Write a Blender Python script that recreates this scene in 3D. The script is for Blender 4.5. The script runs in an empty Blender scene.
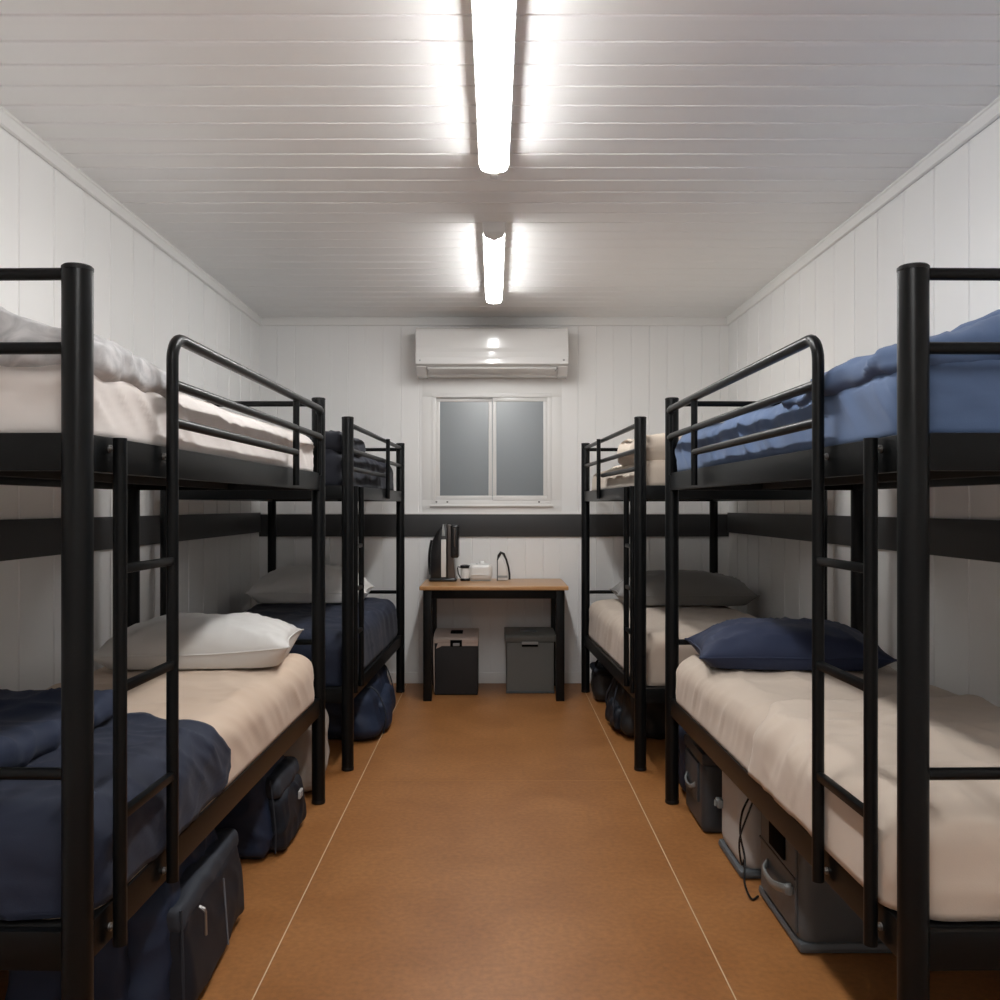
import bpy, bmesh, math, random
from mathutils import Vector, Matrix, noise
PI = math.pi
C = bpy.context.scene.collection
random.seed(4)

# ------------------------------------------------------------------ materials
def mat(name, col, rough=.6, metal=0., spec=.5, sheen=0., bump=None, var=None, coat=0., coatr=.1, emis=None, trans=0.):
    m = bpy.data.materials.new(name); m.use_nodes = True
    nt = m.node_tree; b = nt.nodes['Principled BSDF']
    b.inputs['Base Color'].default_value = (*col, 1)
    b.inputs['Roughness'].default_value = rough
    b.inputs['Metallic'].default_value = metal
    b.inputs['Specular IOR Level'].default_value = spec
    b.inputs['Sheen Weight'].default_value = sheen
    b.inputs['Coat Weight'].default_value = coat
    b.inputs['Coat Roughness'].default_value = coatr
    b.inputs['Transmission Weight'].default_value = trans
    if emis:
        b.inputs['Emission Color'].default_value = (*emis[0], 1); b.inputs['Emission Strength'].default_value = emis[1]
    tc = nt.nodes.new('ShaderNodeTexCoord')
    if var:                                   # (scale, second colour, detail, distortion)
        n = nt.nodes.new('ShaderNodeTexNoise'); n.inputs['Scale'].default_value = var[0]
        n.inputs['Detail'].default_value = var[2]; n.inputs['Distortion'].default_value = var[3]
        r = nt.nodes.new('ShaderNodeValToRGB')
        r.color_ramp.elements[0].position = .32; r.color_ramp.elements[1].position = .68
        r.color_ramp.elements[0].color = (*col, 1); r.color_ramp.elements[1].color = (*var[1], 1)
        nt.links.new(tc.outputs['Object'], n.inputs['Vector']); nt.links.new(n.outputs['Fac'], r.inputs['Fac'])
        nt.links.new(r.outputs['Color'], b.inputs['Base Color'])
    if bump:                                  # (scale, strength, distance)
        n = nt.nodes.new('ShaderNodeTexNoise'); n.inputs['Scale'].default_value = bump[0]; n.inputs['Detail'].default_value = 3
        k = nt.nodes.new('ShaderNodeBump'); k.inputs['Strength'].default_value = bump[1]; k.inputs['Distance'].default_value = bump[2]
        nt.links.new(tc.outputs['Object'], n.inputs['Vector']); nt.links.new(n.outputs['Fac'], k.inputs['Height'])
        nt.links.new(k.outputs['Normal'], b.inputs['Normal'])
    return m

M = {}
M['wall'] = mat('wall_panel', (.86, .855, .845), .42, bump=(14, .06, .01))
M['ceil'] = mat('ceiling_board', (.92, .915, .905), .4, bump=(10, .05, .01))
M['trimw'] = mat('white_trim', (.82, .812, .795), .4)
M['band'] = mat('charcoal_band', (.034, .034, .035), .5, bump=(60, .05, .005))
M['black'] = mat('black_powdercoat', (.0040, .0046, .0050), .33, spec=.2, bump=(500, .05, .001))
M['capm'] = mat('black_plastic_cap', (.008, .008, .008), .5, spec=.3)
M['base'] = mat('black_slat_base', (.008, .008, .008), .7)
M['bolt'] = mat('steel_bolt', (.35, .34, .33), .35, metal=.9)
M['steel'] = mat('brushed_steel', (.62, .60, .57), .3, metal=.8)
M['beige'] = mat('beige_sheet', (.60, .455, .345), .85, sheen=.15, bump=(420, .12, .002), var=(2.5, (.65, .505, .39), 2, .4))
M['beige2'] = mat('oatmeal_sheet', (.54, .445, .365), .88, sheen=.15, bump=(420, .12, .002), var=(2.5, (.59, .49, .405), 2, .4))
M['beige3'] = mat('pale_oatmeal_blanket', (.60, .50, .415), .88, sheen=.15, bump=(420, .12, .002))
M['white'] = mat('white_sheet', (.74, .685, .65), .85, sheen=.15, bump=(420, .1, .002))
M['pillowo'] = mat('off_white_pillowcase', (.84, .82, .79), .85, sheen=.1, bump=(450, .1, .002))
M['pilloww'] = mat('white_pillowcase', (.68, .66, .635), .85, sheen=.1, bump=(450, .1, .002))
M['marble'] = mat('grey_marbled_duvet', (.40, .40, .41), .85, sheen=.15, bump=(420, .1, .002), var=(16, (.66, .65, .655), 6, 1.6))
M['blue'] = mat('denim_blue_duvet', (.080, .130, .245), .8, sheen=.08, bump=(420, .1, .002), var=(3, (.093, .150, .28), 2, .3))
M['navy'] = mat('navy_blanket', (.0075, .0125, .034), .8, sheen=.04, bump=(400, .15, .002), var=(3, (.010, .016, .038), 2, .5))
M['navy2'] = mat('bright_navy_blanket', (.0075, .016, .046), .8, sheen=.04, bump=(400, .15, .002))
M['navyp'] = mat('navy_pillowcase', (.013, .022, .060), .75, sheen=.04, bump=(400, .1, .002))
M['navyd'] = mat('ink_navy_duvet', (.011, .013, .022), .85, sheen=.04, bump=(400, .15, .002))
M['greyp'] = mat('grey_pillowcase', (.25, .24, .23), .85, sheen=.15, bump=(400, .15, .002))
M['cream'] = mat('cream_duvet', (.66, .56, .46), .85, sheen=.15, bump=(420, .1, .002))
M['bagn'] = mat('navy_nylon', (.012, .020, .044), .6, spec=.3, bump=(700, .25, .001), var=(6, (.016, .026, .056), 3, .5))
M['bagd'] = mat('dark_nylon', (.008, .011, .018), .6, spec=.3, bump=(700, .25, .001))
M['bagk'] = mat('black_nylon', (.009, .010, .012), .5, bump=(700, .25, .001))
M['bags'] = mat('slate_webbing', (.026, .030, .040), .7, spec=.3, bump=(300, .3, .001))
M['zip'] = mat('zip_metal', (.30, .29, .28), .35, metal=.9)
M['stitch'] = mat('grey_stitching', (.16, .17, .20), .7)
M['patch'] = mat('pale_label_patch', (.42, .41, .40), .7)
M['creambag'] = mat('cream_canvas', (.40, .36, .32), .85, bump=(300, .3, .002))
M['grey1'] = mat('grey_plastic', (.075, .084, .092), .45, bump=(200, .04, .001))
M['grey2'] = mat('dark_grey_plastic', (.030, .035, .042), .45, bump=(200, .04, .001))
M['grey3'] = mat('pale_grey_plastic', (.42, .41, .40), .5, bump=(200, .04, .001))
M['grey4'] = mat('olive_grey_plastic', (.125, .13, .122), .5, bump=(200, .04, .001))
M['grey5'] = mat('light_handle_plastic', (.30, .31, .31), .4)
M['shadeblk'] = mat('black_latch_recess_shade', (.003, .003, .0035), .8, spec=.02)  # flat black: shade of openings and recesses put into the colour; also a latch
M['wood'] = mat('oak_table_top', (.47, .245, .095), .33, coat=.25, coatr=.25)
M['pinkish'] = mat('blush_plastic', (.50, .41, .36), .45)
M['wplas'] = mat('white_plastic', (.76, .75, .73), .3, coat=.2)
M['acw'] = mat('glossy_white_plastic', (.74, .73, .715), .22, coat=.6, coatr=.06)
M['acd'] = mat('shadow_grey_plastic', (.30, .29, .28), .5)
M['kblack'] = mat('gloss_black_plastic', (.012, .012, .013), .25)
M['kbrown'] = mat('smoked_brown_plastic', (.075, .058, .05), .3)
M['milk'] = mat('milky_plastic', (.70, .68, .65), .35)
M['grommet'] = mat('dark_stopper', (.05, .045, .04), .6)
M['joint'] = mat('pale_floor_joint', (.62, .48, .32), .5)
M['lamp'] = mat('lit_diffuser', (1, 1, 1), .5, emis=((.985, .985, .975), 57.0))

def floor_mat():
    m = bpy.data.materials.new('caramel_vinyl_floor'); m.use_nodes = True
    nt = m.node_tree; b = nt.nodes['Principled BSDF']; L = nt.links.new
    tc = nt.nodes.new('ShaderNodeTexCoord')
    n1 = nt.nodes.new('ShaderNodeTexNoise'); n1.inputs['Scale'].default_value = 3.2; n1.inputs['Detail'].default_value = 6; n1.inputs['Distortion'].default_value = .6
    n2 = nt.nodes.new('ShaderNodeTexNoise'); n2.inputs['Scale'].default_value = 55; n2.inputs['Detail'].default_value = 4
    r = nt.nodes.new('ShaderNodeValToRGB'); r.color_ramp.elements[0].position = .3; r.color_ramp.elements[1].position = .72
    r.color_ramp.elements[0].color = (.285, .112, .030, 1); r.color_ramp.elements[1].color = (.375, .162, .052, 1)
    r2 = nt.nodes.new('ShaderNodeValToRGB'); r2.color_ramp.elements[0].color = (.82, .82, .82, 1); r2.color_ramp.elements[1].color = (1.1, 1.1, 1.1, 1)
    r2.color_ramp.elements[0].position = .3; r2.color_ramp.elements[1].position = .7
    mx = nt.nodes.new('ShaderNodeMix'); mx.data_type = 'RGBA'; mx.blend_type = 'MULTIPLY'; mx.inputs[0].default_value = 1
    L(tc.outputs['Object'], n1.inputs['Vector']); L(tc.outputs['Object'], n2.inputs['Vector'])
    L(n1.outputs['Fac'], r.inputs['Fac']); L(n2.outputs['Fac'], r2.inputs['Fac'])
    L(r.outputs['Color'], mx.inputs[6]); L(r2.outputs['Color'], mx.inputs[7]); L(mx.outputs[2], b.inputs['Base Color'])
    b.inputs['Roughness'].default_value = .42; b.inputs['Specular IOR Level'].default_value = .4
    k = nt.nodes.new('ShaderNodeBump'); k.inputs['Strength'].default_value = .06; k.inputs['Distance'].default_value = .004
    L(n1.outputs['Fac'], k.inputs['Height']); L(k.outputs['Normal'], b.inputs['Normal'])
    return m
M['floor'] = floor_mat()
M['glass'] = mat('frosted_glass', (.11, .15, .172), .28, trans=.25, spec=1.0)
M['glass'].node_tree.nodes['Principled BSDF'].inputs['IOR'].default_value = 1.9
M['gripg'] = mat('mid_grey_plastic', (.17, .18, .18), .4)

# ------------------------------------------------------------------ mesh builder
class Frame:
    def __init__(s, loc=(0, 0, 0), rz=0., side=1):
        s.m = Matrix.Translation(Vector(loc)) @ Matrix.Rotation(rz, 4, 'Z'); s.rz = rz; s.side = side
W0 = Frame()

class MB:
    def __init__(self): self.bm = bmesh.new()
    def add(self, vs, fs):
        v = [self.bm.verts.new(p) for p in vs]
        for f in fs:
            try: self.bm.faces.new([v[i] for i in f])
            except ValueError: pass
        return self
    def merge(self, bm2):
        bm2.verts.index_update()
        v = [self.bm.verts.new(x.co) for x in bm2.verts]
        for f in bm2.faces: self.bm.faces.new([v[x.index] for x in f.verts])
        bm2.free(); return self
    def box(self, lo, hi, bev=0., seg=2, rot=None):
        b = bmesh.new(); bmesh.ops.create_cube(b, size=1)
        lo, hi = Vector(lo), Vector(hi); c = (lo+hi)/2; d = hi-lo
        for v in b.verts: v.co = Vector((v.co.x*d.x, v.co.y*d.y, v.co.z*d.z))
        if bev: bmesh.ops.bevel(b, geom=b.edges[:], offset=bev, segments=seg, profile=.6, affect='EDGES')
        for v in b.verts: v.co = (rot @ v.co if rot else v.co) + c
        return self.merge(b)
    def prism(self, poly, axis, a, b_, bev=0.):
        # poly: 2-D points; axis: extrusion axis; the other two axes in order
        def P(p, t):
            return Vector((t, p[0], p[1])) if axis == 0 else Vector((p[0], t, p[1])) if axis == 1 else Vector((p[0], p[1], t))
        b = bmesh.new(); n = len(poly)
        v0 = [b.verts.new(P(p, a)) for p in poly]; v1 = [b.verts.new(P(p, b_)) for p in poly]
        b.faces.new(v0); b.faces.new(v1[::-1])
        for i in range(n): b.faces.new([v0[i], v1[i], v1[(i+1) % n], v0[(i+1) % n]])
        bmesh.ops.recalc_face_normals(b, faces=b.faces[:])
        if bev: bmesh.ops.bevel(b, geom=b.edges[:], offset=bev, segments=2, profile=.6, affect='EDGES')
        return self.merge(b)
    def tube(self, pts, r, seg=12, caps=True, flat=None):
        pts = [Vector(p) for p in pts]; n = len(pts)
        tg = []
        for i in range(n):
            a = pts[max(0, i-1)]; c = pts[min(n-1, i+1)]; tg.append((c-a).normalized())
        up = Vector((0, 0, 1)) if abs(tg[0].z) < .9 else Vector((1, 0, 0))
        u = tg[0].cross(up).normalized(); rings = []
        rr = r if hasattr(r, '__len__') else [r]*n
        for i in range(n):
            u = (u - tg[i]*u.dot(tg[i])).normalized(); w = tg[i].cross(u)
            k = flat or 1
            rings.append([self.bm.verts.new(pts[i] + u*math.cos(t*2*PI/seg)*rr[i] + w*math.sin(t*2*PI/seg)*rr[i]*k) for t in range(seg)])
        for i in range(n-1):
            for t in range(seg):
                self.bm.faces.new([rings[i][t], rings[i][(t+1) % seg], rings[i+1][(t+1) % seg], rings[i+1][t]])
        if caps: self.bm.faces.new(rings[0][::-1]); self.bm.faces.new(rings[-1])
        return self
    def curve(self, pts, r, seg=10, n=7, **k):
        P = [Vector(p) for p in pts]; P = [P[0]*2-P[1]] + P + [P[-1]*2-P[-2]]; out = []
        for i in range(1, len(P)-2):
            for j_ in range(n):
                t = j_/n
                out.append(.5*((2*P[i])+(P[i+1]-P[i-1])*t+(2*P[i-1]-5*P[i]+4*P[i+1]-P[i+2])*t*t+(3*P[i]-P[i-1]-3*P[i+1]+P[i+2])*t**3))
        return self.tube(out+[P[-2]], r, seg, **k)
    def lathe(self, prof, c=(0, 0, 0), seg=24):   # prof: (r, z)
        rings = []
        for r, z in prof: rings.append([self.bm.verts.new((c[0]+r*math.cos(t*2*PI/seg), c[1]+r*math.sin(t*2*PI/seg), c[2]+z)) for t in range(seg)])
        for i in range(len(prof)-1):
            for t in range(seg): self.bm.faces.new([rings[i][t], rings[i][(t+1) % seg], rings[i+1][(t+1) % seg], rings[i+1][t]])
        self.bm.faces.new(rings[0][::-1]); self.bm.faces.new(rings[-1]); return self
    def soft(self, lo, hi, r, step, disp=None, faces='all', ilo=None, ihi=None, yfar=None, zflat=None):
        """rounded box sampled as a fine grid and displaced; faces limits it to a draped sheet"""
        lo, hi = Vector(lo), Vector(hi)
        il = Vector(ilo) if ilo else lo + Vector((r,)*3); ih = Vector(ihi) if ihi else hi - Vector((r,)*3)
        N = [max(2, int(round((hi[a]-lo[a])/step))) for a in range(3)]
        b = bmesh.new(); cache = {}
        def V(i, j, k):
            key = (i, j, k)
            if key in cache: return cache[key]
            p = Vector((lo.x+(hi.x-lo.x)*i/N[0], lo.y+(hi.y-lo.y)*j/N[1], lo.z+(hi.z-lo.z)*k/N[2]))
            if yfar: p.y = lo.y + (p.y-lo.y)/(hi.y-lo.y)*(yfar(p.x, p.z)-lo.y)
            q = Vector([min(max(p[a], il[a]), ih[a]) for a in range(3)])
            d = p-q
            if d.length < 1e-6: d = Vector((0, 0, -1)); p = q
            else: d.normalize(); p = q + d*r
            if disp: p = disp(p, d)
            if zflat is not None and p.z < zflat: p.z = zflat
            cache[key] = b.verts.new(p); return cache[key]
        def F(a, bb, fix, val):
            for x in range(N[a]):
                for y in range(N[bb]):
                    q = []
                    for dx, dy in ((0, 0), (1, 0), (1, 1), (0, 1)):
                        t = [0, 0, 0]; t[a] = x+dx; t[bb] = y+dy; t[fix] = val; q.append(V(*t))
                    b.faces.new(q)
        allf = {'top': (0, 1, 2, N[2]), 'bottom': (0, 1, 2, 0), 'front': (1, 2, 0, 0), 'back': (1, 2, 0, N[0]), 'near': (0, 2, 1, 0), 'far': (0, 2, 1, N[1])}
        for nme, a in allf.items():
            if faces == 'all' or nme in faces: F(*a)
        return self.merge(b)
    def build(self, name, m, parent=None, fr=W0, base=(0, 0, 0), smooth=True, angle=38, solid=0., top=False):
        bm = self.bm; base = Vector(base)
        bmesh.ops.remove_doubles(bm, verts=bm.verts[:], dist=1e-5)
        bmesh.ops.recalc_face_normals(bm, faces=bm.faces[:])
        for v in bm.verts:
            v.co -= base; v.co.x *= fr.side
        if fr.side < 0: bmesh.ops.reverse_faces(bm, faces=bm.faces[:])
        me = bpy.data.meshes.new(name); bm.to_mesh(me); bm.free()
        me.materials.append(M[m] if isinstance(m, str) else m)
        if smooth:
            me.polygons.foreach_set('use_smooth', [True]*len(me.polygons))
            me.set_sharp_from_angle(angle=math.radians(angle))
        o = bpy.data.objects.new(name, me); C.objects.link(o)
        if parent is not None: o.parent = parent
        else:
            b2 = Vector((base.x*fr.side, base.y, base.z)); o.location = fr.m @ b2; o.rotation_euler = (0, 0, fr.rz)
        if solid:
            s = o.modifiers.new('thickness', 'SOLIDIFY'); s.thickness = solid; s.offset = 1
        return o

def tag(o, label, cat, group=None):
    o['label'] = label; o['category'] = cat
    if group: o['group'] = group
    return o
def thing(name, fr, label, cat, group=None, base=(0, 0, 0)):
    o = bpy.data.objects.new(name, None); C.objects.link(o); o.empty_display_size = .1
    o.location = fr.m @ Vector((base[0]*fr.side, base[1], base[2])); o.rotation_euler = (0, 0, fr.rz)
    return tag(o, label, cat, group)
def struct(o): o['kind'] = 'structure'; return o

# ------------------------------------------------------------------ the room
D, HW, CH, YB = 6.20, 1.616, 2.516, -1.1
M_ = MB().box((-HW-.1, YB-.1, -.1), (HW+.1, D+.25, 0)); struct(M_.build('floor', 'floor', smooth=False))
j = MB()
j.box((-.5985, YB, 0), (-.5955, D-.03, .0012)); j.box((.5965, YB, 0), (.5995, D-.03, .0012))
struct(j.build('trim_1', 'joint', smooth=False))
M['joint2'] = mat('faint_floor_seam', (.40, .20, .08), .6)
j = MB().box((-.595, 3.996, 0), (.595, 3.999, .0006)); struct(j.build('trim_2', 'joint2', smooth=False))

def planks(mb, a0, a1, pitch, first, put, depth, gw):
    """grooved board surface: polyline of (along, height) swept by put()"""
    pr = [(a0, 0.)]; t = first
    while t < a1-.02:
        if t > a0+.02: pr += [(t-gw, 0.), (t-gw*.35, depth), (t+gw*.35, depth), (t+gw, -depth*.25), (t+gw*1.9, 0.)]
        t += pitch
    pr.append((a1, 0.))
    for i in range(len(pr)-1):
        mb.add([put(pr[i], 0), put(pr[i+1], 0), put(pr[i+1], 1), put(pr[i], 1)], [(0, 1, 2, 3)])
    return mb
# side walls (height positive = into the wall)
for s, nm in ((-1, 'wall_left'), (1, 'wall_right')):
    mb = MB()
    planks(mb, YB, D, .243, YB+.03, lambda p, k: Vector((s*(HW+p[1]), p[0], 0 if k == 0 else CH)), .004, .005)
    mb.box((s*(HW+.05)-.04, YB-.1, 0), (s*(HW+.05)+.04, D+.1, CH))
    struct(mb.build(nm, 'wall', smooth=False))
mb = MB()
# back wall round the window opening
OX0, OX1, OZ0, OZ1 = -.405, .372, 1.262, 1.972
def back_panel(x0, x1, z0, z1):
    planks(mb, x0, x1, .122, -HW+.122*math.ceil((x0+.01+HW)/.122), lambda p, k: Vector((p[0], D+p[1], z0 if k == 0 else z1)), .003, .004)
back_panel(-HW, OX0, 0, CH); back_panel(OX1, HW, 0, CH); back_panel(OX0, OX1, 0, OZ0); back_panel(OX0, OX1, OZ1, CH)
for lo, hi in (((-HW-.1, D+.01, 0), (OX0, D+.13, CH)), ((OX1, D+.01, 0), (HW+.1, D+.13, CH)), ((OX0, D+.01, 0), (OX1, D+.13, OZ0)), ((OX0, D+.01, OZ1), (OX1, D+.13, CH))): mb.box(lo, hi)
struct(mb.build('wall_back', 'wall', smooth=False))
struct(MB().box((-HW-.1, YB-.1, 0), (HW+.1, YB, CH)).build('wall_front', 'wall', smooth=False))
mb = MB()
pr = [(YB, 0.)]; t = 1.04
while t < D-.05:
    dd = .004 if t < 3.9 else .0012
    pr += [(t-.004, 0.), (t-.002, dd), (t+.002, dd), (t+.003, -dd*.5), (t+.009, -dd*.5), (t+.03, 0.)]
    t += .1335
pr.append((D, 0.))
for i in range(len(pr)-1):
    a, b_ = pr[i], pr[i+1]
    mb.add([(-HW-.02, a[0], CH+a[1]), (HW+.02, a[0], CH+a[1]), (HW+.02, b_[0], CH+b_[1]), (-HW-.02, b_[0], CH+b_[1])], [(0, 1, 2, 3)])
mb.box((-HW-.1, YB-.1, CH+.015), (HW+.1, D+.13, CH+.1))
struct(mb.build('ceiling', 'ceil', smooth=False))
# cornice
def cornice(axis, sgn):
    q = [(0, 0), (0, -.052), (.006, -.055), (.014, -.05), (.016, -.012), (.02, -.008), (.02, 0)]
    m = MB()
    if axis == 'y': m.prism([(sgn*(HW-a), CH+b) for a, b in q], 1, YB, D)
    else: m.prism([(D-a, CH+b) for a, b in q], 0, -HW, HW)
    return m
struct(cornice('y', -1).build('trim_3', 'trimw', smooth=False)); struct(cornice('y', 1).build('trim_4', 'trimw', smooth=False))
struct(cornice('x', 1).build('trim_5', 'trimw', smooth=False))
# skirting
struct(MB().box((-HW, D-.010, 0), (HW, D, .075), .003).build('baseboard_back', 'trimw'))
struct(MB().box((-HW, YB, 0), (-HW+.010, D-.01, .075), .003).build('baseboard_left', 'trimw'))
struct(MB().box((HW-.010, YB, 0), (HW, D-.01, .075), .003).build('baseboard_right', 'trimw'))
# dark band round the walls, with its pale bead above
struct(MB().box((-HW, D-.012, 1.010), (HW, D, 1.163), .002).build('trim_6', 'band'))
struct(MB().box((-HW, YB, 1.040), (-HW+.012, D-.012, 1.175), .002).build('trim_7', 'band'))
struct(MB().box((HW-.012, YB, 1.040), (HW, D-.012, 1.175), .002).build('trim_8', 'band'))
struct(MB().box((-HW+.012, D-.016, 1.163), (HW-.012, D, 1.174), .002).build('trim_9', 'trimw'))
# window casing board, frame and sashes
struct(MB().box((-.493, D-.006, 1.174), (.465, D-.0, OZ0), .001).box((-.493, D-.006, OZ1), (.465, D, 2.13), .001)
       .box((-.493, D-.006, OZ0), (OX0, D, OZ1), .001).box((OX1, D-.006, OZ0), (.465, D, OZ1), .001).build('trim_10', 'trimw'))
win = bpy.data.objects.new('window_1', None); C.objects.link(win); win.location = (0, D, 1.6); struct(win)
bz = (0, D, 1.6)
f = MB()
def ring(m, x0, x1, z0, z1, w, ya, yb, bev=.003, wb=None):
    wb = wb or w
    m.box((x0, ya, z1-w), (x1, yb, z1), bev); m.box((x0, ya, z0), (x1, yb, z0+wb), bev)
    m.box((x0, ya, z0+wb), (x0+w, yb, z1-w), bev); m.box((x1-w, ya, z0+wb), (x1, yb, z1-w), bev)
ring(f, -.427, .394, 1.228, 1.994, .028, D-.018, D+.05)
f.box((-.437, D-.024, 1.216), (.404, D-.003, 1.230), .003)
f.build('window_frame', 'trimw', win, base=bz)
f.bm = None
s1 = MB(); ring(s1, -.399, -.012, 1.256, 1.966, .026, D+.006, D+.030, .003, .036); s1.build('sash', 'wplas', win, base=bz)
s2 = MB(); ring(s2, -.010, .366, 1.256, 1.966, .027, D-.012, D+.005, .003, .036); s2.build('sash', 'wplas', win, base=bz)
MB().box((-.373, D+.014, 1.29), (-.038, D+.020, 1.942)).build('window_pane', 'glass', win, base=bz, smooth=False)
MB().box((.017, D-.006, 1.29), (.339, D, 1.942)).build('window_pane', 'glass', win, base=bz, smooth=False)
MB().box((-.006, D-.020, 1.54), (.008, D-.012, 1.62), .003).build('sash_latch', 'wplas', win, base=bz)
for x in (-.395, -.32, .31): MB().lathe([(.006, -.004), (.006, .004)], (x, D-.022, 1.248), 10).build('drain_plug', 'grommet', win, base=bz)

# ------------------------------------------------------------------ air conditioner
fr = Frame((-.013, D, 2.09))
ac = thing('air_conditioner', fr, 'long white wall-mounted air conditioner above the window', 'air conditioner')
prof = [(0, .02), (0, .305), (-.07, .318), (-.20, .318), (-.218, .305), (-.222, .29), (-.224, .18), (-.220, .075), (-.205, .062), (-.12, .02), (-.06, .005)]
MB().prism([(y, z) for y, z in prof], 0, -.508, .508, .004).build('casing', 'acw', ac)
MB().prism([(-.2185, .12), (-.2265, .18), (-.2255, .29), (-.221, .307), (-.2165, .29)], 0, -.505, .505, .001).build('front_panel', 'acw', ac)
MB().prism([(-.226, .070), (-.2295, .078), (-.2265, .118), (-.2185, .118), (-.215, .070)], 0, -.505, .505, .001).build('lower_panel', 'acw', ac)
MB().box((-.43, -.205, .03), (.43, -.13, .040), .003, rot=Matrix.Rotation(-.45, 3, 'X')).build('louver', 'wplas', ac)
MB().box((-.44, -.2, .047), (.44, -.17, .060)).build('air_slot_shade', 'acd', ac)  # solid grey bar, the slot's shade put into its colour
for s in (-1, 1):
    MB().prism([(-.20, .070), (-.205, .058), (-.13, .008), (-.05, .0), (-.05, .06)], 0, min(s*.44, s*.506), max(s*.44, s*.506), .002).build('end_cap', 'acw', ac)
    MB().tube([(s*.433, -.208, .052), (s*.430, -.206, .040), (s*.420, -.197, .030)], .004, 8).build('louver_pivot', 'acd', ac)
MB().box((.470, -.2295, .092), (.484, -.2265, .105), .002).build('indicator', 'acd', ac)
MB().box((-.484, -.2295, .092), (-.474, -.2265, .102), .002).build('indicator', 'grey5', ac)

# ------------------------------------------------------------------ ceiling lamps
def lamp(y0, y1, label, w=.05):
    fr = Frame((.0, (y0+y1)/2, CH)); L = (y1-y0)/2
    t = thing('ceiling_lamp', fr, label, 'lamp', 'tube lamps along the ceiling')
    MB().box((-w-.006, -L, -.048), (w+.006, L, 0), .004).build('housing', 'trimw', t)
    pr = []
    for i in range(13):
        a = PI*i/12; pr.append((math.cos(a)*w, -.046-math.sin(a)**.6*.0285))
    MB().prism(pr, 1, -L+.022, L-.022).build('diffuser', 'lamp', t, angle=30)
    for s in (-1, 1):
        pr2 = [(x*1.03, -.048+(z+.048)*1.05) for x, z in pr]
        MB().prism(pr2, 1, min(s*(L-.022), s*L), max(s*(L-.022), s*L)).build('end_cap', 'wplas', t, angle=30)
        MB().box((-.014, s*L-.012, -.079), (.014, s*L+.034, -.060), .004).build('end_clip', 'wplas', t)
    return t
lamp(1.94, 3.32, 'larger nearer lit tube lamp on the ceiling, cut by the top of the photo')
lamp(4.10, 5.45, 'smaller farther lit tube lamp on the ceiling, in front of the air conditioner', .046)
lamp(-.60, .78, 'added unseen tube lamp on the ceiling overhead, fills the room with light')  # added lamp, unseen, there for extra fill light

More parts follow.
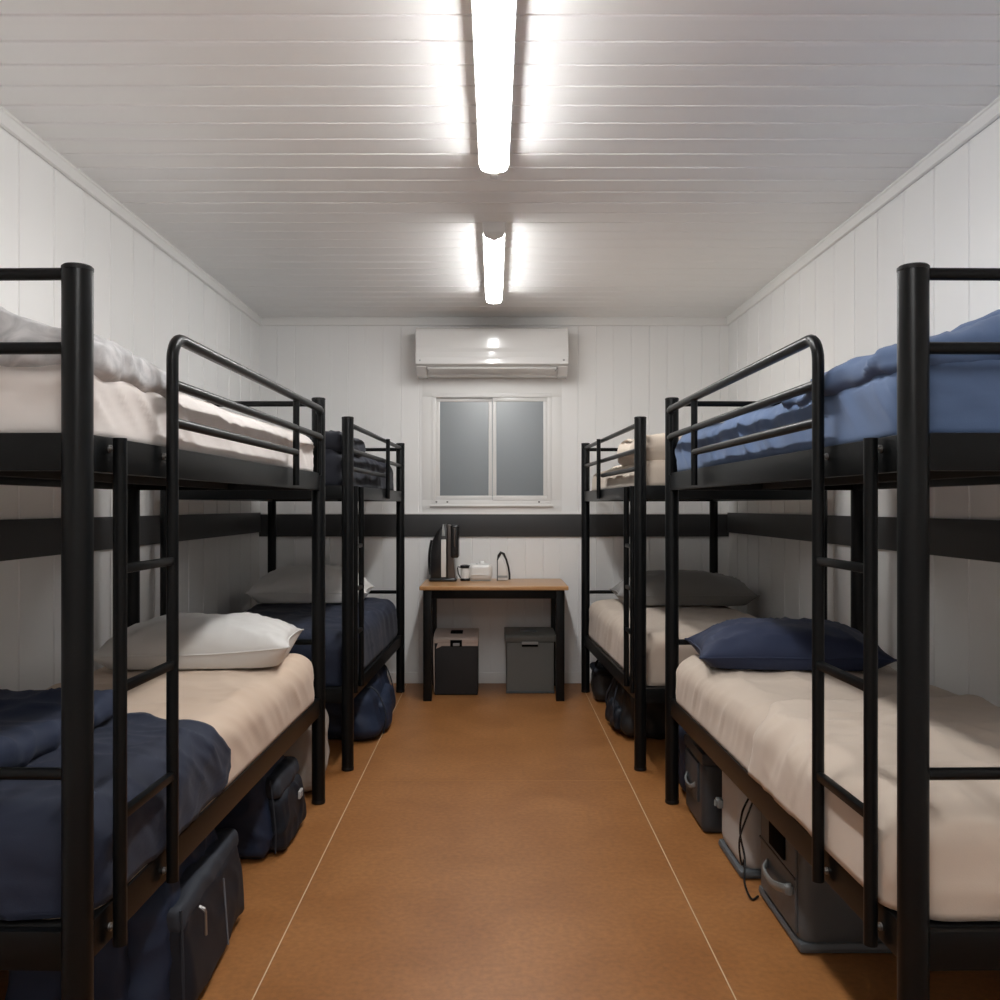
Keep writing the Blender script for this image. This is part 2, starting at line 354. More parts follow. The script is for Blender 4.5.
# ------------------------------------------------------------------ bunk beds
def arc(c, r, a0, a1, n, x):
    return [(x, c[0]+r*math.cos(a0+(a1-a0)*i/n), c[1]+r*math.sin(a0+(a1-a0)*i/n)) for i in range(n+1)]
def bunk(fr, P, label):
    t = thing('bunk_bed', fr, label, 'bunk bed', 'black metal bunk beds')
    L, W, H = P['L'], P['W'], P['H']; R = .0275
    def B(m, name, mt='black', par=None, **k): return m.build(name, mt, par or t, fr=Frame(side=fr.side), **k)
    for x, y in ((0, 0), (0, L), (W, 0), (W, L)):
        p = MB().lathe([(R, .012), (R, H-.012), (R*.97, H-.008)], (x, y, 0), 28); po = B(p, 'post')
        B(MB().lathe([(R*1.02, H-.009), (R*1.02, H-.003), (R*.9, H)], (x, y, 0), 28), 'post_cap', 'capm', po)
        B(MB().lathe([(R*.95, 0), (R*1.03, .004), (R*1.03, .014), (R, .016)], (x, y, 0), 28), 'post_foot', 'capm', po)
    for z0, z1 in (P['ub'], P['lb']):
        for x in (0, W): B(MB().box((x-.012, R-.003, z0), (x+.012, L-R+.003, z1), .003), 'side_rail')
        for y in (0, L): B(MB().box((R-.003, y-.012, z0), (W-R+.003, y+.012, z1), .003), 'end_rail')
        m = MB()
        m.box((.012, .012, z1-.014), (W-.012, L-.012, z1-.004))
        for k in range(13): yy = .1+(L-.2)*k/12; m.box((.012, yy-.03, z1-.026), (W-.012, yy+.03, z1-.0135), .002)
        m.box((W/2-.015, .012, z0+.004), (W/2+.015, L-.012, z1-.0255), .003)
        B(m, 'slat_base', 'base')
    for y, z in P['endbars']:
        B(MB().tube([(R-.004, y, z), (W-R+.004, y, z)], .0115, 14), 'end_bar')
    gx = P['gx']; zt, zm, zl = P['gz']; ys = P['gpost']
    g = MB(); rr = .0118
    if P['loop']:
        y0 = P['ly'][1]; rad = .055; br = .0135
        pts = [(gx, y0, P['lad0']), (gx, y0, zt-rad)] + arc((y0+rad, zt-rad), rad, PI, PI/2, 8, gx)[1:] + [(gx, L-.14, zt), (gx+.010, L-.07, zt), (gx*.35, L-.035, zt), (gx*.2, L-R+.004, zt)]
        g.tube(pts, br, 14)
        g.tube([(gx, y0, zm), (gx, L-.14, zm), (gx+.010, L-.07, zm), (gx*.3, L-R+.004, zm)], rr, 12)
        g.tube([(gx, y0, zl), (gx, ys, zl)], rr, 12)
        g.tube([(gx*.35, L-.036, P['ub'][1]-.01), (gx*.35, L-.036, zt)], .008, 10)
    else:
        for z, e in ((zt, L-R+.004), (zm, L-R+.004), (zl, ys)): g.tube([(gx, R-.004, z), (gx, e, z)], rr, 12)
    sx = gx if P['loop'] else gx-.0235
    if P['loop']: g.tube([(gx, ys, P['ub'][0]+.008), (gx, ys, zt-.01)], rr, 12)
    else: g.tube([(sx, ys, P['ub'][0]+.012), (sx, ys, zm), (sx, ys, zt+.008)], rr, 12)
    B(g, 'guard_rail')
    lx = P['lx']; br = .0135
    ys_ = P['ly'] if not P['loop'] else P['ly'][:1]
    for y in ys_: B(MB().tube([(lx, y, P['lad0']-.012), (lx, y, P['ub'][1]-.002)], br, 14), 'ladder_rail')
    for z in P['rungs']: B(MB().box((lx-.009, P['ly'][0]+.009, z-.009), (lx+.009, P['ly'][1]-.009, z+.009), .004), 'rung')
    if P['loop']:
        for y in P['ly']:
            for zz in ((P['ub'][0]+P['ub'][1])/2+.012, P['lb'][0]+.030):
                m = MB().tube([(-.010, y, zz), (-.0125, y, zz), (-.013, y, zz), (-.0175, y, zz), (-.018, y, zz), (lx+.012, y, zz)], [.0045, .0045, .008, .008, .0045, .0045], 10)
                B(m, 'bolt', 'bolt')
    return t
P1 = dict(mx=.002, W=.770, H=1.664, ub=(1.285, 1.355), lb=(.365, .437), gx=-.034, gz=(1.604, 1.496, 1.410), gpost=1.52, loop=True, ly=(.102, .372), lx=-.034, lad0=.372, rungs=(1.096, .862, .612))
P2 = dict(mx=.026, W=.85, H=1.632, ub=(1.250, 1.315), lb=(.310, .378), gx=0.0, gz=(1.600, 1.482, 1.396), gpost=1.06, loop=False, ly=(.047, .205), lx=-.0255, lad0=.36, rungs=(1.03, .83, .625))
def bframe(s, n, f):
    dx = s*(f[0]-n[0]); dy = f[1]-n[1]; return Frame((s*n[0], n[1], 0), math.atan2(-dx, dy), s), math.hypot(dx, dy)
F = {}
for s, k in ((-1, 'L'), (1, 'R')):
    F[k+'1'], l1 = bframe(s, (.770 if s < 0 else .775, 1.664), (.721 if s < 0 else .731, 3.697))
    F[k+'2'], l2 = bframe(s, (.676, 4.159), (.614 if s < 0 else .600, 5.90))
P1['L'] = l1; P2['L'] = l2
P1['endbars'] = [(0, 1.649), (0, 1.512), (0, .7245), (l1, 1.640), (l1, .661)]
P2['endbars'] = [(l2, 1.590), (l2, .656)]
bunk(F['L1'], P1, 'nearer left black metal bunk bed with a white upper and a beige lower mattress')
bunk(F['R1'], P1, 'nearer right black metal bunk bed with blue duvet above and oatmeal bedding below')
bunk(F['L2'], P2, 'farther left black metal bunk bed beside the table, navy bedding on both levels')
bunk(F['R2'], P2, 'farther right black metal bunk bed beside the table, cream bedding above and below')

# ------------------------------------------------------------------ cloth
def nz(x, y, z, f, seed=0): return noise.noise(Vector((x*f+seed*7.3, y*f-seed*3.1, z*f+seed*1.7)))
def ridge(x, y, z, seed=0):
    v = noise.noise(Vector((x+seed*5.1, y+seed*2.9, z-seed*3.7))); return (1-min(1, abs(v)*2.6))**2
def wrinkles(p, seed, amp, fx, fy, fz, warp=.05):
    wx = nz(p.x, p.y, p.z, 3.5, seed+11)*warp; wy = nz(p.x, p.y, p.z, 3.1, seed+23)*warp
    return amp*(ridge((p.x+wx)*fx, (p.y+wy)*fy, p.z*fz, seed) - .35)
def bed_disp(seed, top=.007, fine=.003, side=.012, low=.008, z0=0., z1=1., slant=.6, sag=0., sidef=7.):
    def fn(p, d):
        q = p.copy(); up = max(0, d.z); sd = 1-up
        h = nz(p.x, p.y, p.z, 3.2, seed)*low
        h += wrinkles(p, seed, top*up, 5.0, 2.4, 1)
        h += wrinkles(p+Vector((.3, .2, 0)), seed+3, top*.6*up, 3.0, 7.0, 1)
        pp = Vector((p.x*.3, p.y + slant*(p.z-z0), p.z*.25))
        h += wrinkles(pp, seed+5, side*sd, sidef, sidef, 3)
        h += wrinkles(pp, seed+8, side*.55*sd, sidef*2.3, sidef*2.3, 4)
        h += wrinkles(Vector((p.x, p.y*.6+p.x*.5, p.z)), seed+12, fine*up, 9, 9, 1, .09)
        k = min(1, max(0, (p.z-z0)/.06))     # hem stays put
        q += d*h*(k if d.z < .5 else 1)
        if sag: q.z -= sag*max(0, 1-abs(p.x-.38)/.38)*0
        return q
    return fn
def mattress(fk, P, z0, z1, m, label, seed, r=.07, ins=.036, step=.016, **k):
    fr = F[fk]; lo = ((P['mx'] if z0 > 1 else (-.007 if P['loop'] else .004)), ins, z0+.001); hi = (P['W']-.004, P['L']-ins, z1)
    mb = MB().soft(lo, hi, r, step, bed_disp(seed, z0=z0, z1=z1, **k), zflat=z0+.001, ilo=(lo[0]+r, lo[1]+r, lo[2]+.012))
    # keep the underside narrow so the cover rolls under on to the rail
    o = mb.build('mattress', m, fr=fr, base=(P['W']/2, P['L']/2, z0+.001), angle=80)
    return tag(o, label, 'mattress', 'mattresses on the bunks')
mattress('L1', P1, 1.355, 1.510, 'white', 'white-sheeted mattress on the upper level of the nearer left bunk', 1, r=.06, side=.009, slant=1.3, top=.003, low=.006, step=.013)
mattress('L1', P1, .437, .635, 'beige', 'warm beige sheeted mattress on the lower level of the nearer left bunk', 2, r=.085, side=.006, slant=1.2, step=.013)
mattress('R1', P1, 1.355, 1.512, 'blue', 'mattress under a denim blue cover, upper level of the nearer right bunk', 3, r=.06, side=.011, slant=-1.0, top=.005, low=.008, step=.013)
mattress('R1', P1, .437, .630, 'beige2', 'oatmeal sheeted mattress on the lower level of the nearer right bunk, navy pillow on it', 4, r=.085, side=.006, step=.013)
mattress('L2', P2, 1.315, 1.50, 'navyd', 'dark navy covered mattress on the upper level of the farther left bunk', 5, r=.075, side=.012, top=.02, low=.02, step=.022)
mattress('L2', P2, .378, .625, 'navy', 'navy covered mattress on the lower level of the farther left bunk', 6, r=.085, side=.010, step=.022, top=.012)
mattress('R2', P2, 1.315, 1.445, 'cream', 'cream covered mattress on the upper level of the farther right bunk', 7, r=.06, side=.006, top=.004, step=.018)
mattress('R2', P2, .378, .615, 'beige2', 'oatmeal sheeted mattress on the lower level of the farther right bunk, grey pillow on it', 8, r=.085, side=.012, step=.022)

def smooth(a, b, x): t = min(1, max(0, (x-a)/(b-a))); return t*t*(3-2*t)
def blanket(fk, P, z0, z1, r, off, yb, m, name, label, seed, dseed, **k):
    """sheet draped over the near end, top and aisle side of the mattress"""
    fr = F[fk]; ins = .036
    lo = Vector((-.002, ins, z0+.001)); hi = Vector((P['W']-.004, P['L']-ins, z1))
    il = lo+Vector((r, r, .012)); ih = hi-Vector((r,)*3); ih.y = 99
    base = bed_disp(dseed, z0=z0, z1=z1, **k)
    def fn(p, d):
        q = base(p, d)
        e = off + .007*(nz(p.x, p.y, p.z, 4, seed)+.6) + wrinkles(Vector((p.x, p.y+.8*p.z, p.z)), seed, .009, 3.5, 5.5, 2) + wrinkles(Vector((p.x, p.y-1.2*p.z, p.z)), seed+2, .006, 6, 8, 3)
        q = q + d*max(.003, e)
        q.z = max(q.z, z0+.004); q.x = -.012 + math.tanh((q.x+.012)/.02)*.02 if q.x < -.004 else q.x; q.x = max(q.x, -.0185); return q
    mb = MB()
    mb.soft((lo.x, lo.y, z0+.007), (hi.x, lo.y+1, hi.z), r, .014, fn, faces=('top', 'front', 'near'), ilo=il, ihi=ih, yfar=yb)
    o = mb.build(name, m, fr=fr, base=(P['W']/2, .3, z0+.001), angle=80, solid=-.005)
    return tag(o, label, 'blanket')
def yb_navy(x, z):   # far edge of the navy blanket, local y
    e = .79 + .13*smooth(.2, .6, x) + .012*math.sin(x*9)
    if z < .62: e += .085*(1-smooth(.50, .62, z)) - .10*(1-smooth(.44, .50, z))**2
    return e
def yb_oat(x, z):
    e = .99 + .06*smooth(.1, .7, x) + .01*math.sin(x*14)
    e -= .10*(1-smooth(.0, .10, x))
    if z < .62: e += .06*(1-smooth(.44, .62, z))
    return e
blanket('L1', P1, .437, .635, .085, .010, yb_navy, 'navy', 'blanket', 'navy blanket spread over the near end of the beige lower left bed', 3, 2, side=.008, slant=1.2)
blanket('R1', P1, .437, .630, .085, .014, yb_oat, 'beige3', 'blanket', 'oatmeal blanket spread over the near end of the lower right bed', 5, 4, side=.008)

def puff(fr, lo, hi, r, m, name, label, seed, cat, shape=None, a=.022, step=.016, wr=.012, group=None):
    zb = lo[2]
    def fn(p, d):
        h = nz(p.x, p.y, p.z, 4.5, seed)*a + wrinkles(Vector((p.x, p.y, p.z*1.5)), seed+1, wr, 4.5, 8, 4, .09) + wrinkles(p, seed+4, wr*.6, 12, 6, 8, .06)
        q = p + d*h
        if shape: q = shape(q, lo, hi)
        return q
    o = MB().soft(lo, hi, r, step, fn, zflat=zb).build(name, m, fr=fr, base=((lo[0]+hi[0])/2, (lo[1]+hi[1])/2, zb), angle=80)
    return tag(o, label, cat, group)
def sh_grey(q, lo, hi):
    t = (q.y-lo[1])/(hi[1]-lo[1]); u = max(0, min(1, (q.x-lo[0])/(hi[0]-lo[0])))
    zz = (q.z-lo[2]); q.z = lo[2] + zz*(.62+.50*smooth(0, .6, u))*(1.0-.25*smooth(.3, 1, t)); q.y += .14*(u-.3)*(1 if t > .5 else 0)*smooth(.5, 1, t); return q
puff(F['L1'], (-.004, .045, 1.462), (.745, .53, 1.632), .065, 'marble', 'folded_duvet', 'grey marbled duvet bunched at the near end of the upper left bed', 2, 'duvet', sh_grey, a=.018)
def sh_blue(q, lo, hi):
    t = (q.y-lo[1])/(hi[1]-lo[1]); u = max(0, min(1, (q.x-lo[0])/(hi[0]-lo[0])))
    zz = (q.z-lo[2]); q.z = lo[2] + zz*(.50+.75*smooth(0, .7, u))*(1.0-.42*smooth(.25, 1, t)); q.y += .25*(u-.3)*smooth(.5, 1, t); return q
puff(F['R1'], (-.006, .045, 1.466), (.745, .84, 1.632), .072, 'blue', 'folded_duvet', 'denim blue duvet folded back over the near half of the upper right bed', 9, 'duvet', sh_blue, a=.020, wr=.016)
puff(F['L2'], (.03, .05, 1.47), (.80, .60, 1.575), .050, 'navyd', 'folded_duvet', 'ink navy duvet heaped on the upper level of the farther left bunk', 5, 'duvet', step=.022)
puff(F['R2'], (.01, .045, 1.42), (.80, .75, 1.56), .060, 'cream', 'folded_duvet', 'cream duvet heaped on the upper level of the farther right bunk', 6, 'duvet', step=.022)
# folded navy throw on the near left lower bed
def sh_fold(q, lo, hi):
    q.z += .012*math.sin(q.y*9); return q
puff(F['L1'], (.265, .085, .645), (.72, .80, .712), .030, 'navy2', 'folded_throw', 'brighter navy throw folded on top of the navy blanket, lower left', 8, 'blanket', sh_fold, a=.010, wr=.010, step=.014)

def pillow(c, w, l, h, rz, m, label, seed, lift=.0, tilt=0., cornerlift=.0):
    fr = Frame((c[0], c[1], c[2]), rz)
    t = thing('pillow', fr, label, 'pillow', 'pillows on the lower beds')
    n = 46; mb = MB(); top, bot = {}, {}
    def xy(u, v):
        pu = 1-.075*(1-v*v)**1.0*abs(u)**3; pv = 1-.10*(1-u*u)*abs(v)**3
        return u*w/2*pu, v*l/2*pv
    def edge(u, v):
        e = h*.30 + cornerlift*(max(0, u)**2)*.6 + .008*nz(u, v, 0, 1.5, seed); return e
    vs = []; rows = []
    def prof(u, v): return (max(0, 1-abs(u)**2.6)*max(0, 1-abs(v)**2.6))**.58
    for side in (1, -1):
        g = []
        for i in range(n+1):
            row = []
            for j_ in range(n+1):
                u = math.sin((i/n-.5)*PI)*.65+(i/n-.5)*2*.35; v = math.sin((j_/n-.5)*PI)*.65+(j_/n-.5)*2*.35
                x, y = xy(u, v); k = prof(u, v); z = edge(u, v)
                if side > 0:
                    z += k*(h-edge(u, v))
                    z += k*(.010*nz(u, v, 0, 2.2, seed))
                    cr = min(1, 2.2*(1-max(abs(u), abs(v))))
                    ang = math.atan2(v*l, u*w)
                    z += wrinkles(Vector((u*.6+v*.25, v*.4, ang*.35)), seed, .013*min(1, k*2)*(.4+abs(u)), 4, 4, 3)
                    z += wrinkles(Vector((u*.5, v*.3, ang*.2)), seed+3, .005*min(1, k*2), 9, 5, 4)
                else: z = max(.0, z*(1-k*2.6))
                row.append(mb.bm.verts.new((x, y, z + tilt*(u+1))))
            g.append(row)
        for i in range(n):
            for j_ in range(n): mb.bm.faces.new([g[i][j_], g[i+1][j_], g[i+1][j_+1], g[i][j_+1]])
    mb.build('cushion', m, t, angle=80)
    pts = []
    for k in range(0, 4):
        for q in range(14):
            a = q/14*2-1; u, v = [(a, -1), (1, a), (-a, 1), (-1, -a)][k]
            x, y = xy(u, v); pts.append((x, y, edge(u, v)+tilt*(u+1)))
    pts.append(pts[0])
    MB().tube(pts, .0035, 6, caps=False).build('piping', m, t)
    return t
pillow((-1.090, 3.375, .642), .69, .45, .170, .10, 'pilloww', 'white pillow on the beige bed of the nearer left bunk', 1, cornerlift=.05)
pillow((1.090, 3.385, .636), .68, .44, .155, -.09, 'navyp', 'plump navy blue pillow on the lower right bed', 2, cornerlift=.0)
pillow((-1.125, 5.58, .636), .72, .42, .215, .03, 'pillowo', 'off-white pillow at the head of the navy lower bed, farther left bunk', 3)
pillow((1.155, 5.54, .626), .84, .42, .20, -.03, 'greyp', 'dark grey pillow at the head of the farther lower right bed', 4)

# ------------------------------------------------------------------ bags under the beds
def fr_at(s, xface, y, rz=0.): return Frame((s*xface, y, 0), rz, s)
def bagdisp(seed, a=.012, wr=.010, f=6):
    def fn(p, d):
        h = nz(p.x, p.y, p.z, 5, seed)*a + wrinkles(Vector((p.x, p.y, p.z)), seed, wr, f, f, f*1.3, .08)
        q = p+d*h; q.z = max(0.001, q.z); return q
    return fn
def part(mb, name, m, t, s, **k): return mb.build(name, m, t, fr=Frame(side=s), **k)
# big navy backpack lying under the nearer left bunk
s = -1; fr = fr_at(s, .728, 2.08, .045)
t = thing('backpack', fr, 'large navy backpack with steel zip pull under the nearer left bunk', 'backpack')
def bp1(p, d):
    q = bagdisp(3, .016, .014, 6)(p, d); k = smooth(.05, .32, p.z); q.x += .03*k*k; q.y += .02*k; return q
part(MB().soft((.03, .0, .001), (.42, .60, .335), .07, .014, bp1), 'main_body', 'bagn', t, s, angle=80)
def pk(p, d):
    q = bagdisp(5, .006, .006, 7)(p, d); q.x += .03*smooth(.05, .3, p.z); return q
po = part(MB().soft((-.02, .05, .012), (.075, .60, .245), .032, .012, pk), 'front_pocket', 'bagd', t, s, angle=80)
part(MB().soft((-.018, .045, .205), (.09, .61, .262), .02, .010, pk), 'zip_flap', 'bags', po, s, angle=80)
part(MB().tube([(.0, .165, .222), (-.012, .165, .214), (-.016, .165, .206), (-.017, .165, .150)], [.005, .007, .005, .0055], 8, flat=.7), 'zip_pull', 'zip', po, s)
part(MB().tube([(-.026+.07*z, .36, z) for z in (.03, .07, .11, .15, .19, .21)], .0025, 6), 'stitching', 'stitch', po, s)
part(MB().tube([(.004+.03*z, .055, z) for z in (.02, .08, .14, .2, .26)], .004, 6), 'piping', 'bags', t, s)
part(MB().soft((.12, -.022, .06), (.26, .03, .25), .012, .014, bagdisp(9, .008, .008)), 'side_pocket', 'bagn', t, s, angle=80)
part(MB().curve([(.20, .16, .325), (.21, .24, .35), (.21, .34, .35), (.20, .42, .325)], .010, 8, flat=.5), 'carry_handle', 'bags', t, s)
# small backpack behind it
fr = fr_at(s, .735, 3.06)
t = thing('backpack', fr, 'small black and navy backpack with a pale label, between the big backpack and cream bag', 'backpack')
def bp2(p, d):
    q = bagdisp(13, .010, .009, 8)(p, d); q.x += .03*smooth(.1, .28, p.z); return q
part(MB().soft((.03, .0, .001), (.34, .40, .300), .055, .013, bp2), 'main_body', 'bagn', t, s, angle=80)
po = part(MB().soft((-.012, .06, .010), (.07, .405, .205), .03, .011, bp2), 'front_pocket', 'bagd', t, s, angle=80)
part(MB().soft((-.010, .055, .198), (.09, .41, .262), .022, .010, bp2), 'zip_flap', 'bags', t, s, angle=80)
part(MB().box((-.015, .285, .130), (-.006, .335, .158), .002), 'label_patch', 'patch', po, s)
part(MB().box((-.0165, .291, .148), (-.0145, .329, .151)).box((-.0165, .291, .138), (-.0145, .320, .141)), 'printed_lines', 'stitch', po, s)
part(MB().tube([(.02+.02*q, .05, z) for q, z in ((0, .02), (0, .1), (.5, .2), (1, .27))], .0035, 6), 'piping', 'bags', t, s)
part(MB().curve([(.12, .14, .295), (.12, .18, .315), (.12, .24, .315), (.12, .28, .295)], .008, 8, flat=.5), 'carry_handle', 'bags', t, s)
# cream bag between the bunks
fr = fr_at(s, .745, 3.76)
t = thing('laundry_bag', fr, 'cream canvas bag with dark strap standing between the two left bunks', 'bag')
part(MB().soft((.0, .0, .001), (.26, .36, .345), .075, .016, bagdisp(21, .010, .010, 5)), 'bag_body', 'creambag', t, s, angle=80)
part(MB().box((-.012, .05, .015), (.012, .078, .33), .004).box((-.014, .03, .03), (.01, .10, .07), .006), 'strap', 'bagk', t, s)
# navy duffel under the farther left bunk
fr = fr_at(s, .585, 4.62, .03)
t = thing('duffel_bag', fr, 'slouching navy duffel bag under the farther left bunk', 'bag')
def df(p, d):
    q = bagdisp(31, .016, .014, 5)(p, d); k = smooth(.05, .3, p.z); q.x += .05*k; q.z *= .76+.20*smooth(0, .85, p.y); return q
part(MB().soft((.0, .0, .001), (.42, .86, .330), .09, .018, df), 'bag_body', 'bagn', t, s, angle=80)
part(MB().soft((-.03, .20, .02), (.05, .66, .20), .03, .014, df), 'side_pocket', 'bagn', t, s, angle=80)
part(MB().curve([(-.005, .14, .02), (-.015, .145, .12), (.03, .15, .235), (.10, .15, .275)], .011, 8, flat=.35), 'strap', 'bags', t, s)
part(MB().curve([(-.005, .72, .02), (-.012, .715, .12), (.03, .71, .265), (.10, .70, .31)], .011, 8, flat=.35), 'strap', 'bags', t, s)
part(MB().tube([(.16, .06, .255), (.17, .4, .300), (.16, .8, .325)], .004, 6), 'zipper', 'bagk', t, s)

# right side -------------------------------------------------
s = 1
fr = fr_at(s, .825, 2.44)
t = thing('storage_crate', fr, 'large grey plastic storage crate with a front handle, nearest under the right bunk', 'crate')
part(MB().soft((.008, .004, .018), (.40, .39, .310), .030, .02), 'crate_body', 'grey1', t, s)
part(MB().soft((.003, .0, .001), (.405, .395, .034), .015, .02, None), 'base_rim', 'grey1', t, s)
part(MB().box((.004, .03, .305), (.404, .37, .335), .008), 'lid', 'grey1', t, s)
part(MB().box((.001, .030, .045), (.012, .350, .300), .006), 'end_panel', 'grey1', t, s)
part(MB().box((-.006, .11, .215), (.004, .245, .30), .003), 'hand_hole_shade', 'shadeblk', t, s)  # raised black plate, shade of the opening painted as its colour
part(MB().box((-.002, .030, .192), (.003, .355, .199), .001), 'panel_groove', 'grey2', t, s)
part(MB().curve([(.004, .06, .160), (-.014, .085, .148), (-.020, .17, .128), (-.014, .26, .128), (.004, .285, .145)], .006, 10, flat=2.2), 'handle', 'gripg', t, s)
part(MB().lathe([(.010, -.014), (.013, -.010), (.013, .010), (.009, .014)], (-.008, .055, .158), 12), 'handle_knob', 'gripg', t, s)
part(MB().box((.235, -.003, .045), (.242, .007, .30), .001), 'corner_seam', 'grey2', t, s)
fr = fr_at(s, .800, 2.93)
t = thing('storage_tub', fr, 'pale grey plastic tub with a dark bottom rim, between two darker boxes on the right', 'tub')
part(MB().soft((.006, .006, .012), (.34, .30, .330), .055, .018), 'tub_body', 'grey3', t, s)
part(MB().soft((.002, .002, .001), (.344, .304, .030), .014, .014), 'bottom_rim', 'grey1', t, s)
part(MB().box((-.012, .235, .155), (.010, .275, .185), .004).tube([(-.014, .255, .16), (-.014, .255, .18)], .007, 8), 'latch', 'gripg', t, s)
# cable
cb = MB().curve([(.850, 2.905, .30), (.825, 2.90, .285), (.795, 2.885, .235), (.788, 2.88, .17), (.797, 2.86, .10), (.785, 2.82, .04), (.795, 2.78, .006), (.822, 2.80, .006)], .0035, 8)
cb.curve([(.850, 2.905, .30), (.815, 2.87, .25), (.782, 2.865, .16), (.788, 2.865, .08), (.797, 2.86, .10)], .0032, 8)
tag(cb.build('cable', 'kblack', base=(.8, 2.86, 0)), 'thin black cable hanging over the gap between pale tub and large grey crate', 'cable')
fr = fr_at(s, .775, 3.34)
t = thing('storage_box', fr, 'small dark grey box with a curved front handle under the nearer right bunk', 'box')
part(MB().soft((.0, .0, .001), (.32, .31, .265), .022, .018), 'box_body', 'grey2', t, s)
part(MB().box((-.004, -.004, .255), (.324, .314, .300), .010), 'lid', 'grey2', t, s)
part(MB().box((-.008, .06, .10), (.004, .27, .25), .004), 'front_panel', 'grey2', t, s)
part(MB().curve([(-.002, .09, .165), (-.016, .11, .146), (-.019, .17, .136), (-.016, .22, .146), (-.002, .24, .165)], .005, 8, flat=1.8), 'handle', 'gripg', t, s)
fr = fr_at(s, .785, 3.74)
t = thing('sports_bag', fr, 'narrow navy bag half hidden behind the right bunk post', 'bag')
part(MB().soft((.0, .0, .001), (.22, .17, .30), .05, .016, bagdisp(41, .010, .010)), 'bag_body', 'bagn', t, s, angle=80)
part(MB().curve([(-.004, .08, .03), (-.008, .08, .14), (.02, .08, .27)], .010, 8, flat=.35), 'strap', 'bags', t, s)
fr = fr_at(s, .655, 4.66)
t = thing('gym_bag', fr, 'black gym bag with looped straps under the farther right bunk', 'bag')
def gb(p, d):
    q = bagdisp(51, .014, .012, 6)(p, d); q.x += .035*smooth(.05, .26, p.z); return q
part(MB().soft((.0, .0, .001), (.34, .60, .270), .065, .018, gb), 'bag_body', 'bagk', t, s, angle=80)
part(MB().soft((-.025, .10, .02), (.04, .40, .15), .025, .014, gb), 'side_pocket', 'bagd', t, s, angle=80)
part(MB().curve([(-.005, .12, .05), (-.02, .13, .14), (.0, .16, .235), (.03, .26, .29), (.02, .36, .26), (-.02, .42, .15), (-.012, .43, .05)], .010, 8, flat=.45), 'strap', 'bags', t, s)
part(MB().lathe([(.012, .0), (.02, .008), (.022, .022), (.018, .036), (.008, .042)], (.03, .44, .262), 14), 'clip', 'grey5', t, s)
fr = fr_at(s, .615, 5.56)
t = thing('pouch_bag', fr, 'small round black pouch on the floor by the far right bunk post', 'bag')
part(MB().soft((.0, .0, .001), (.16, .22, .210), .06, .014, bagdisp(61, .006, .006)), 'pouch_body', 'bagk', t, s, angle=80)
part(MB().soft((-.003, -.003, .175), (.163, .223, .222), .022, .014), 'top_flap', 'bagd', t, s, angle=80)
part(MB().curve([(.02, .05, .215), (.03, .08, .245), (.06, .14, .245), (.08, .18, .215)], .007, 8), 'carry_loop', 'bagk', t, s)

# ------------------------------------------------------------------ table and what is on / under it
t = thing('side_table', Frame((0, 5.88, 0)), 'narrow table with oak-coloured top and black legs under the window', 'table')
b0 = (0, 5.88, 0)
MB().box((-.463, 5.575, .697), (.463, 6.178, .722), .006, 3).build('table_top', 'wood', t, base=b0)
for x in (-.416, .414):
    for y in (5.645, 6.13): MB().box((x-.0265, y-.0265, 0), (x+.0265, y+.0265, .697), .003).build('leg', 'black', t, base=b0)
a = MB().box((-.39, 5.63, .640), (.388, 5.652, .697), .002).box((-.39, 6.125, .640), (.388, 6.147, .697), .002)
a.box((-.43, 5.67, .640), (-.408, 6.105, .697), .002).box((.406, 5.67, .640), (.428, 6.105, .697), .002); a.build('apron', 'black', t, base=b0)

Z = .722
fr = Frame((-.332, 6.02, Z)); t = thing('coffee_machine', fr, 'tall black coffee machine with a pale front strip on the left of the table', 'coffee machine')
MB().prism([(-.088, .0), (-.086, .20), (-.072, .275), (-.04, .335), (.0, .375), (.022, .382), (.028, .36), (.03, .0)], 1, -.09, .09, .008).build('tank_body', 'kblack', t)
MB().prism([(.022, .01), (.024, .375), (.046, .37), (.055, .31), (.066, .17), (.078, .02)], 1, -.085, .08, .006).build('side_body', 'kbrown', t)
MB().box((.045, -.095, .155), (.100, .05, .375), .016, 3).build('brew_head', 'kblack', t)
MB().box((.069, -.099, .23), (.077, -.094, .35), .002).build('head_trim', 'kbrown', t)
MB().prism([(-.012, .300), (-.006, .378), (.002, .378), (.010, .300)], 1, -.101, -.088, .002).build('display_strip', 'grey5', t)
MB().box((-.016, -.100, .03), (.016, -.088, .278), .003).build('front_strip', 'milk', t)
MB().box((-.095, -.105, .0), (.086, .09, .022), .009, 3).build('base_plate', 'kblack', t)
MB().curve([(-.085, 0, .27), (-.096, 0, .21), (-.101, 0, .15), (-.099, 0, .09), (-.092, 0, .04)], .009, 8).build('side_handle', 'kblack', t)
fr = Frame((-.196, 5.99, Z)); t = thing('coffee_jug', fr, 'small clear jug with black lid and handle beside the coffee machine', 'jug')
MB().lathe([(.026, .0), (.030, .004), (.030, .085), (.028, .088)], (.004, 0, 0)).build('jug_body', 'milk', t)
MB().lathe([(.033, .086), (.034, .092), (.032, .104), (.012, .108)], (.004, 0, 0)).build('lid', 'kblack', t)
MB().lathe([(.031, .0), (.0325, .003), (.0325, .014), (.030, .018)], (.004, 0, 0)).build('foot_band', 'kblack', t)
MB().tube([(-.026, -.012, .092), (-.044, -.012, .094), (-.046, -.012, .08), (-.040, -.012, .045), (-.026, -.012, .02)], .004, 8).build('handle', 'kblack', t)
MB().tube([(.034, -.012, .092), (.038, -.012, .05), (.035, -.012, .015)], .003, 8).build('side_strap', 'kblack', t)
fr = Frame((-.088, 6.01, Z)); t = thing('toaster', fr, 'small rounded white toaster in the middle of the table items', 'toaster')
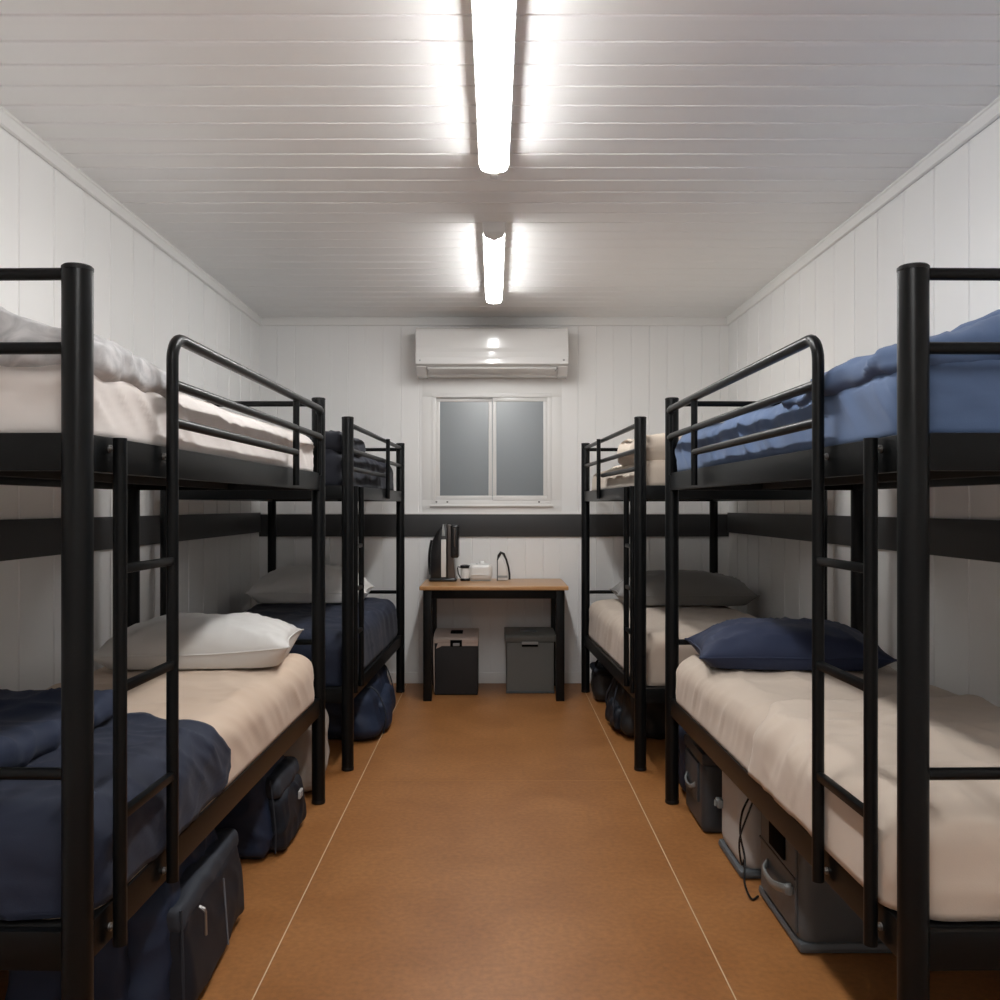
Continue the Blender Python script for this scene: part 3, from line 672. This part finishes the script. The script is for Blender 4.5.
def tst(p, d): q = p.copy(); q.x *= 1+.06*math.sin(p.z/.12*PI); return q
MB().soft((-.075, -.055, .004), (.073, .055, .112), .026, .008, tst).build('shell', 'wplas', t, angle=70)
MB().soft((-.012, -.014, .105), (.030, .014, .132), .009, .005).build('lid_knob', 'wplas', t, angle=70)
MB().box((-.062, -.062, .040), (.055, -.054, .045), .002).build('front_lip', 'wplas', t)
MB().box((-.068, -.048, .0), (.066, .048, .006), .002).build('foot', 'grey5', t)
MB().tube([(-.025, -.03, .108), (-.025, -.03, .116)], .003, 8).build('button', 'grommet', t)
fr = Frame((.060, 6.02, Z)); t = thing('clothes_iron', fr, 'upright white clothes iron with a black curved handle, right of the toaster', 'iron')
MB().prism([(-.037, .004), (-.037, .13), (-.024, .155), (-.005, .155), (.012, .12), (.030, .06), (.034, .004)], 1, -.028, .028, .006).build('body', 'wplas', t)
MB().prism([(-.034, .02), (-.034, .035), (.028, .035), (.030, .02)], 1, -.030, -.026).build('trim_line', 'grey5', t)
MB().tube([(-.034, 0, .135), (-.028, 0, .165), (-.014, 0, .186), (.004, 0, .178), (.022, 0, .14), (.036, 0, .09), (.044, 0, .04), (.044, 0, .006)], [.007, .010, .011, .009, .007, .007, .007, .007], 10).build('handle', 'kblack', t)
MB().box((-.041, -.03, .0), (-.034, .03, .14), .002).build('soleplate', 'grey1', t)

fr = Frame((-.244, 5.80, 0)); t = thing('cool_box', fr, 'black cool box with a blush-coloured lid under the table on the left', 'cool box')
MB().box((-.140, .0, .001), (.140, .29, .338), .008, 3).build('box_body', 'bagk', t)
MB().prism([(-.003, .335), (-.005, .360), (.01, .373), (.10, .392), (.27, .396), (.296, .383), (.296, .335)], 0, -.147, .143, .006).build('lid', 'pinkish', t)
MB().prism([(-.143, .02), (-.149, .30), (-.147, .345), (-.136, .345), (-.137, .3), (-.134, .02)], 1, .004, .25, .003).build('side_trim', 'pinkish', t)
MB().prism([(-.130, .300), (-.118, .335), (.141, .335), (.141, .318), (-.092, .318)], 1, -.005, .012, .001).build('front_trim', 'pinkish', t)
MB().box((-.038, -.010, .315), (.038, .004, .357), .003).build('latch', 'shadeblk', t)
MB().box((-.020, -.013, .319), (.022, -.006, .338), .003).build('latch_button', 'grey5', t)
MB().box((-.040, .075, .378), (.040, .165, .3985), .004).build('carry_recess_shade', 'shadeblk', t)  # no hollow here: recess shade is painted as a black block
fr = Frame((.236, 5.855, 0)); t = thing('cool_box', fr, 'grey cool box with matching grey lid under the table on the right', 'cool box')
MB().box((-.155, .0, .001), (.155, .30, .335), .010, 3).build('box_body', 'grey4', t)
MB().prism([(-.014, .338), (-.016, .372), (-.004, .385), (.10, .395), (.29, .395), (.312, .38), (.312, .338)], 0, -.166, .164, .006).build('lid', 'grey4', t)
MB().box((-.055, -.026, .322), (.050, -.004, .340), .004).build('handle', 'grey5', t)
MB().box((-.055, -.006, .305), (.050, .003, .322), .002).build('handle_recess_shade', 'shadeblk', t)  # black block, shade behind the handle put into its colour
MB().box((-.060, .07, .390), (.045, .17, .402), .005).build('lid_grip', 'grey1', t)
MB().box((-.158, -.004, .001), (.158, .02, .02), .004).build('base_rim', 'grey1', t)

# ------------------------------------------------------------------ world, camera
w = bpy.data.worlds.new('dusk'); bpy.context.scene.world = w; w.use_nodes = True
bg = w.node_tree.nodes['Background']; bg.inputs[0].default_value = (.55, .66, .75, 1); bg.inputs[1].default_value = .35
cam = bpy.data.cameras.new('camera'); co = bpy.data.objects.new('camera', cam); C.objects.link(co)
co.location = (0, 0, 1.22); co.rotation_euler = (PI/2, 0, 0)
cam.sensor_width = 36; cam.lens = 32.4; cam.shift_x = .006; cam.shift_y = .006; cam.clip_start = .05
sc = bpy.context.scene; sc.camera = co
sc.view_settings.view_transform = 'Standard'; sc.view_settings.look = 'None'; sc.view_settings.gamma = 1
sc.view_settings.use_curve_mapping = False; sc.view_settings.exposure = 0.0
